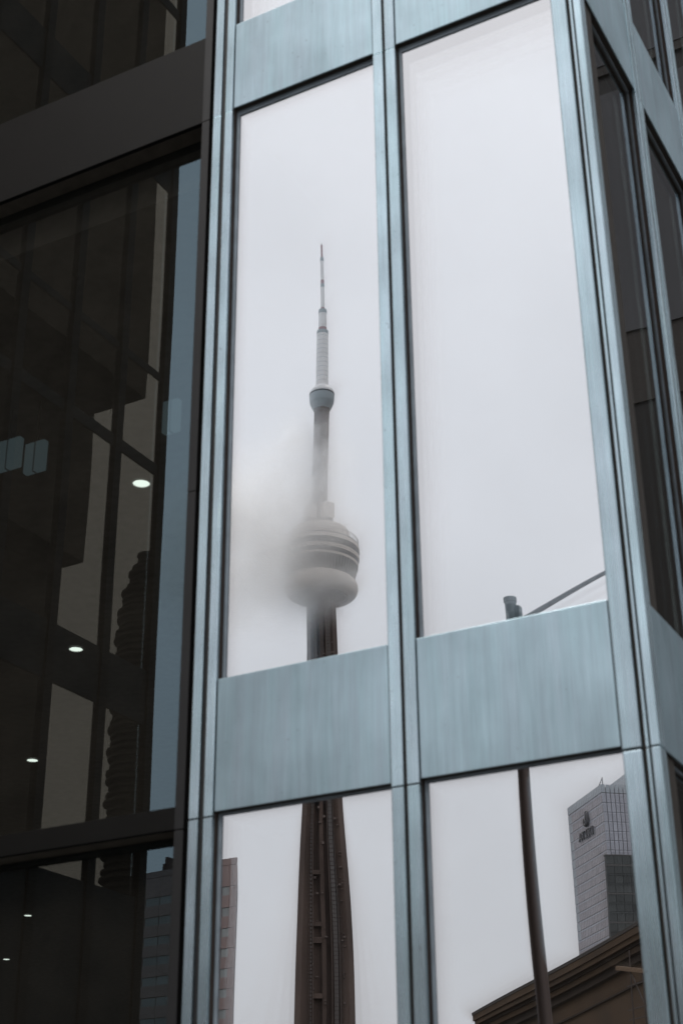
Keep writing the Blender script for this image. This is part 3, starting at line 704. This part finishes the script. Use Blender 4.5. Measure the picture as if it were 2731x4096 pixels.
# scaffold against the hall
pl0 = Vector(V(-21.49, 74.19, 15.92)); pl1 = Vector(V(-19.75, 72.65, 15.40))
sf = empty('scaffold', (-20.5, -73, 0), label='scaffold tubes with one pale timber plank against the brown hall', cat='scaffold')
sf.location = (0, 0, 0)
MB().bar(pl0, pl1+(pl1-pl0)*.6, .11).build('plank', M['wood'], sf)
for i in range(4):
    p = pl0+(pl1-pl0)*(.62+i*.55)
    MB().bar((p.x, p.y, 0), (p.x, p.y, 16.6-i*.1), .035).build('standard', M['steel'], sf)
for z in (14.8, 13.6, 13.1, 12.0, 10.5):
    MB().bar((pl0.x+.7, pl0.y+.6, z), (pl1.x+1.6, pl1.y+1.5, z-.1), .03).build('ledger', M['steel'], sf)
MB().bar((pl0.x+1.2, pl0.y+1.1, 15.3), (pl1.x+.9, pl1.y+.8, 12.4), .03).build('brace', M['steel'], sf)

# --- balconied tower far off, seen twice-reflected in the dark glass
jx, jy = -20-(-337), 0.45-458
M['jag'] = pbr('far_tower', (0.035, 0.033, 0.032), 0.8)
M['jag2'] = pbr('far_balcony', (0.07, 0.066, 0.062), 0.8)
jt = empty('balcony_tower', (jx, jy, 0), label='dark far tower of stacked balconies reflected beside the blue strip of sky', cat='building')
jt.rotation_euler = (0, 0, 0.62)
MB().lathe([(9.8, 0), (9.8, 235), (7.5, 252), (4, 262)], 20).build('core', M['jag'], jt)
for k in range(74):
    z = 50+k*2.95; q = max(0, (z-225)/45)
    r = 11.9*(1-q*q*.8)+0.9*math.sin(k*1.9)
    MB().lathe([(r-1, z), (r, z+.2), (r, z+1.3), (r-1, z+1.5)], 20).build('balcony', M['jag2'], jt)

# --- dark tower to the east, seen in the side windows
M['est'] = pbr('east_panel', (0.115, 0.115, 0.12), 0.7, nscale=(.3, .3, .05), namp=0.1)
M['est_dk'] = pbr('east_glass', (0.02, 0.018, 0.015), 0.5)
M['est_br'] = pbr('east_band', (0.065, 0.056, 0.048), 0.7)
et = empty('east_tower', (25, 75, 0), label='dark banded tower reflected in the narrow side windows at the right', cat='building')
et.location = (0, 0, 0)
for (za, zb, mt, yy) in ((0, 42.8, 'est_dk', 60.2), (42.8, 47.3, 'est_br', 60.1), (47.3, 64.2, 'est', 60), (64.2, 65.7, 'est_dk', 60.2), (65.7, 66.4, 'est_br', 60.05), (66.4, 84, 'est', 60), (84, 86, 'est_dk', 60.2), (86, 104, 'est', 60), (104, 106, 'est_dk', 60.2), (106, 120, 'est', 60)):
    MB().box(9, 60, yy, 95, za, zb).build('facade_band', M[mt], et)

# --- unseen blocks added on both sides to darken low reflections in the metal
M['blk'] = pbr('shade_block_stone', (0.16, 0.145, 0.13), 0.85, nscale=(.2, .2, .2), namp=0.15)
M['blkw'] = pbr('shade_block_window', (0.03, 0.032, 0.035), 0.3)
def shade_block(label, cx, cy, w_, d_, h_, rz):
    t = empty('shade_block', (cx, cy, 0), rz, label=label, cat='building', group='unseen blocks added to darken reflections')
    MB().box(-w_/2, w_/2, -d_, 0, 0, h_).build('wall', M['blk'], t)
    wm = MB().box(0, 2.2, 0, .12, 0, 2.0).mesh('window')
    for k in range(int(h_/6)):
        for i in range(int(w_/6)): link('window', wm, M['blkw'], t, (-w_/2+1.5+i*6, 0.0, 2+k*6))
    MB().box(-w_/2-.4, w_/2+.4, -d_-.4, .4, h_, h_+1).build('cornice', M['blk'], t)
shade_block('unseen broad block added far left to darken low reflections in the metal', -150, -95, 90, 30, 40, -0.9)
shade_block('unseen block added behind the brown hall to darken low reflections in the metal', 8, -150, 60, 30, 45, 0.05)
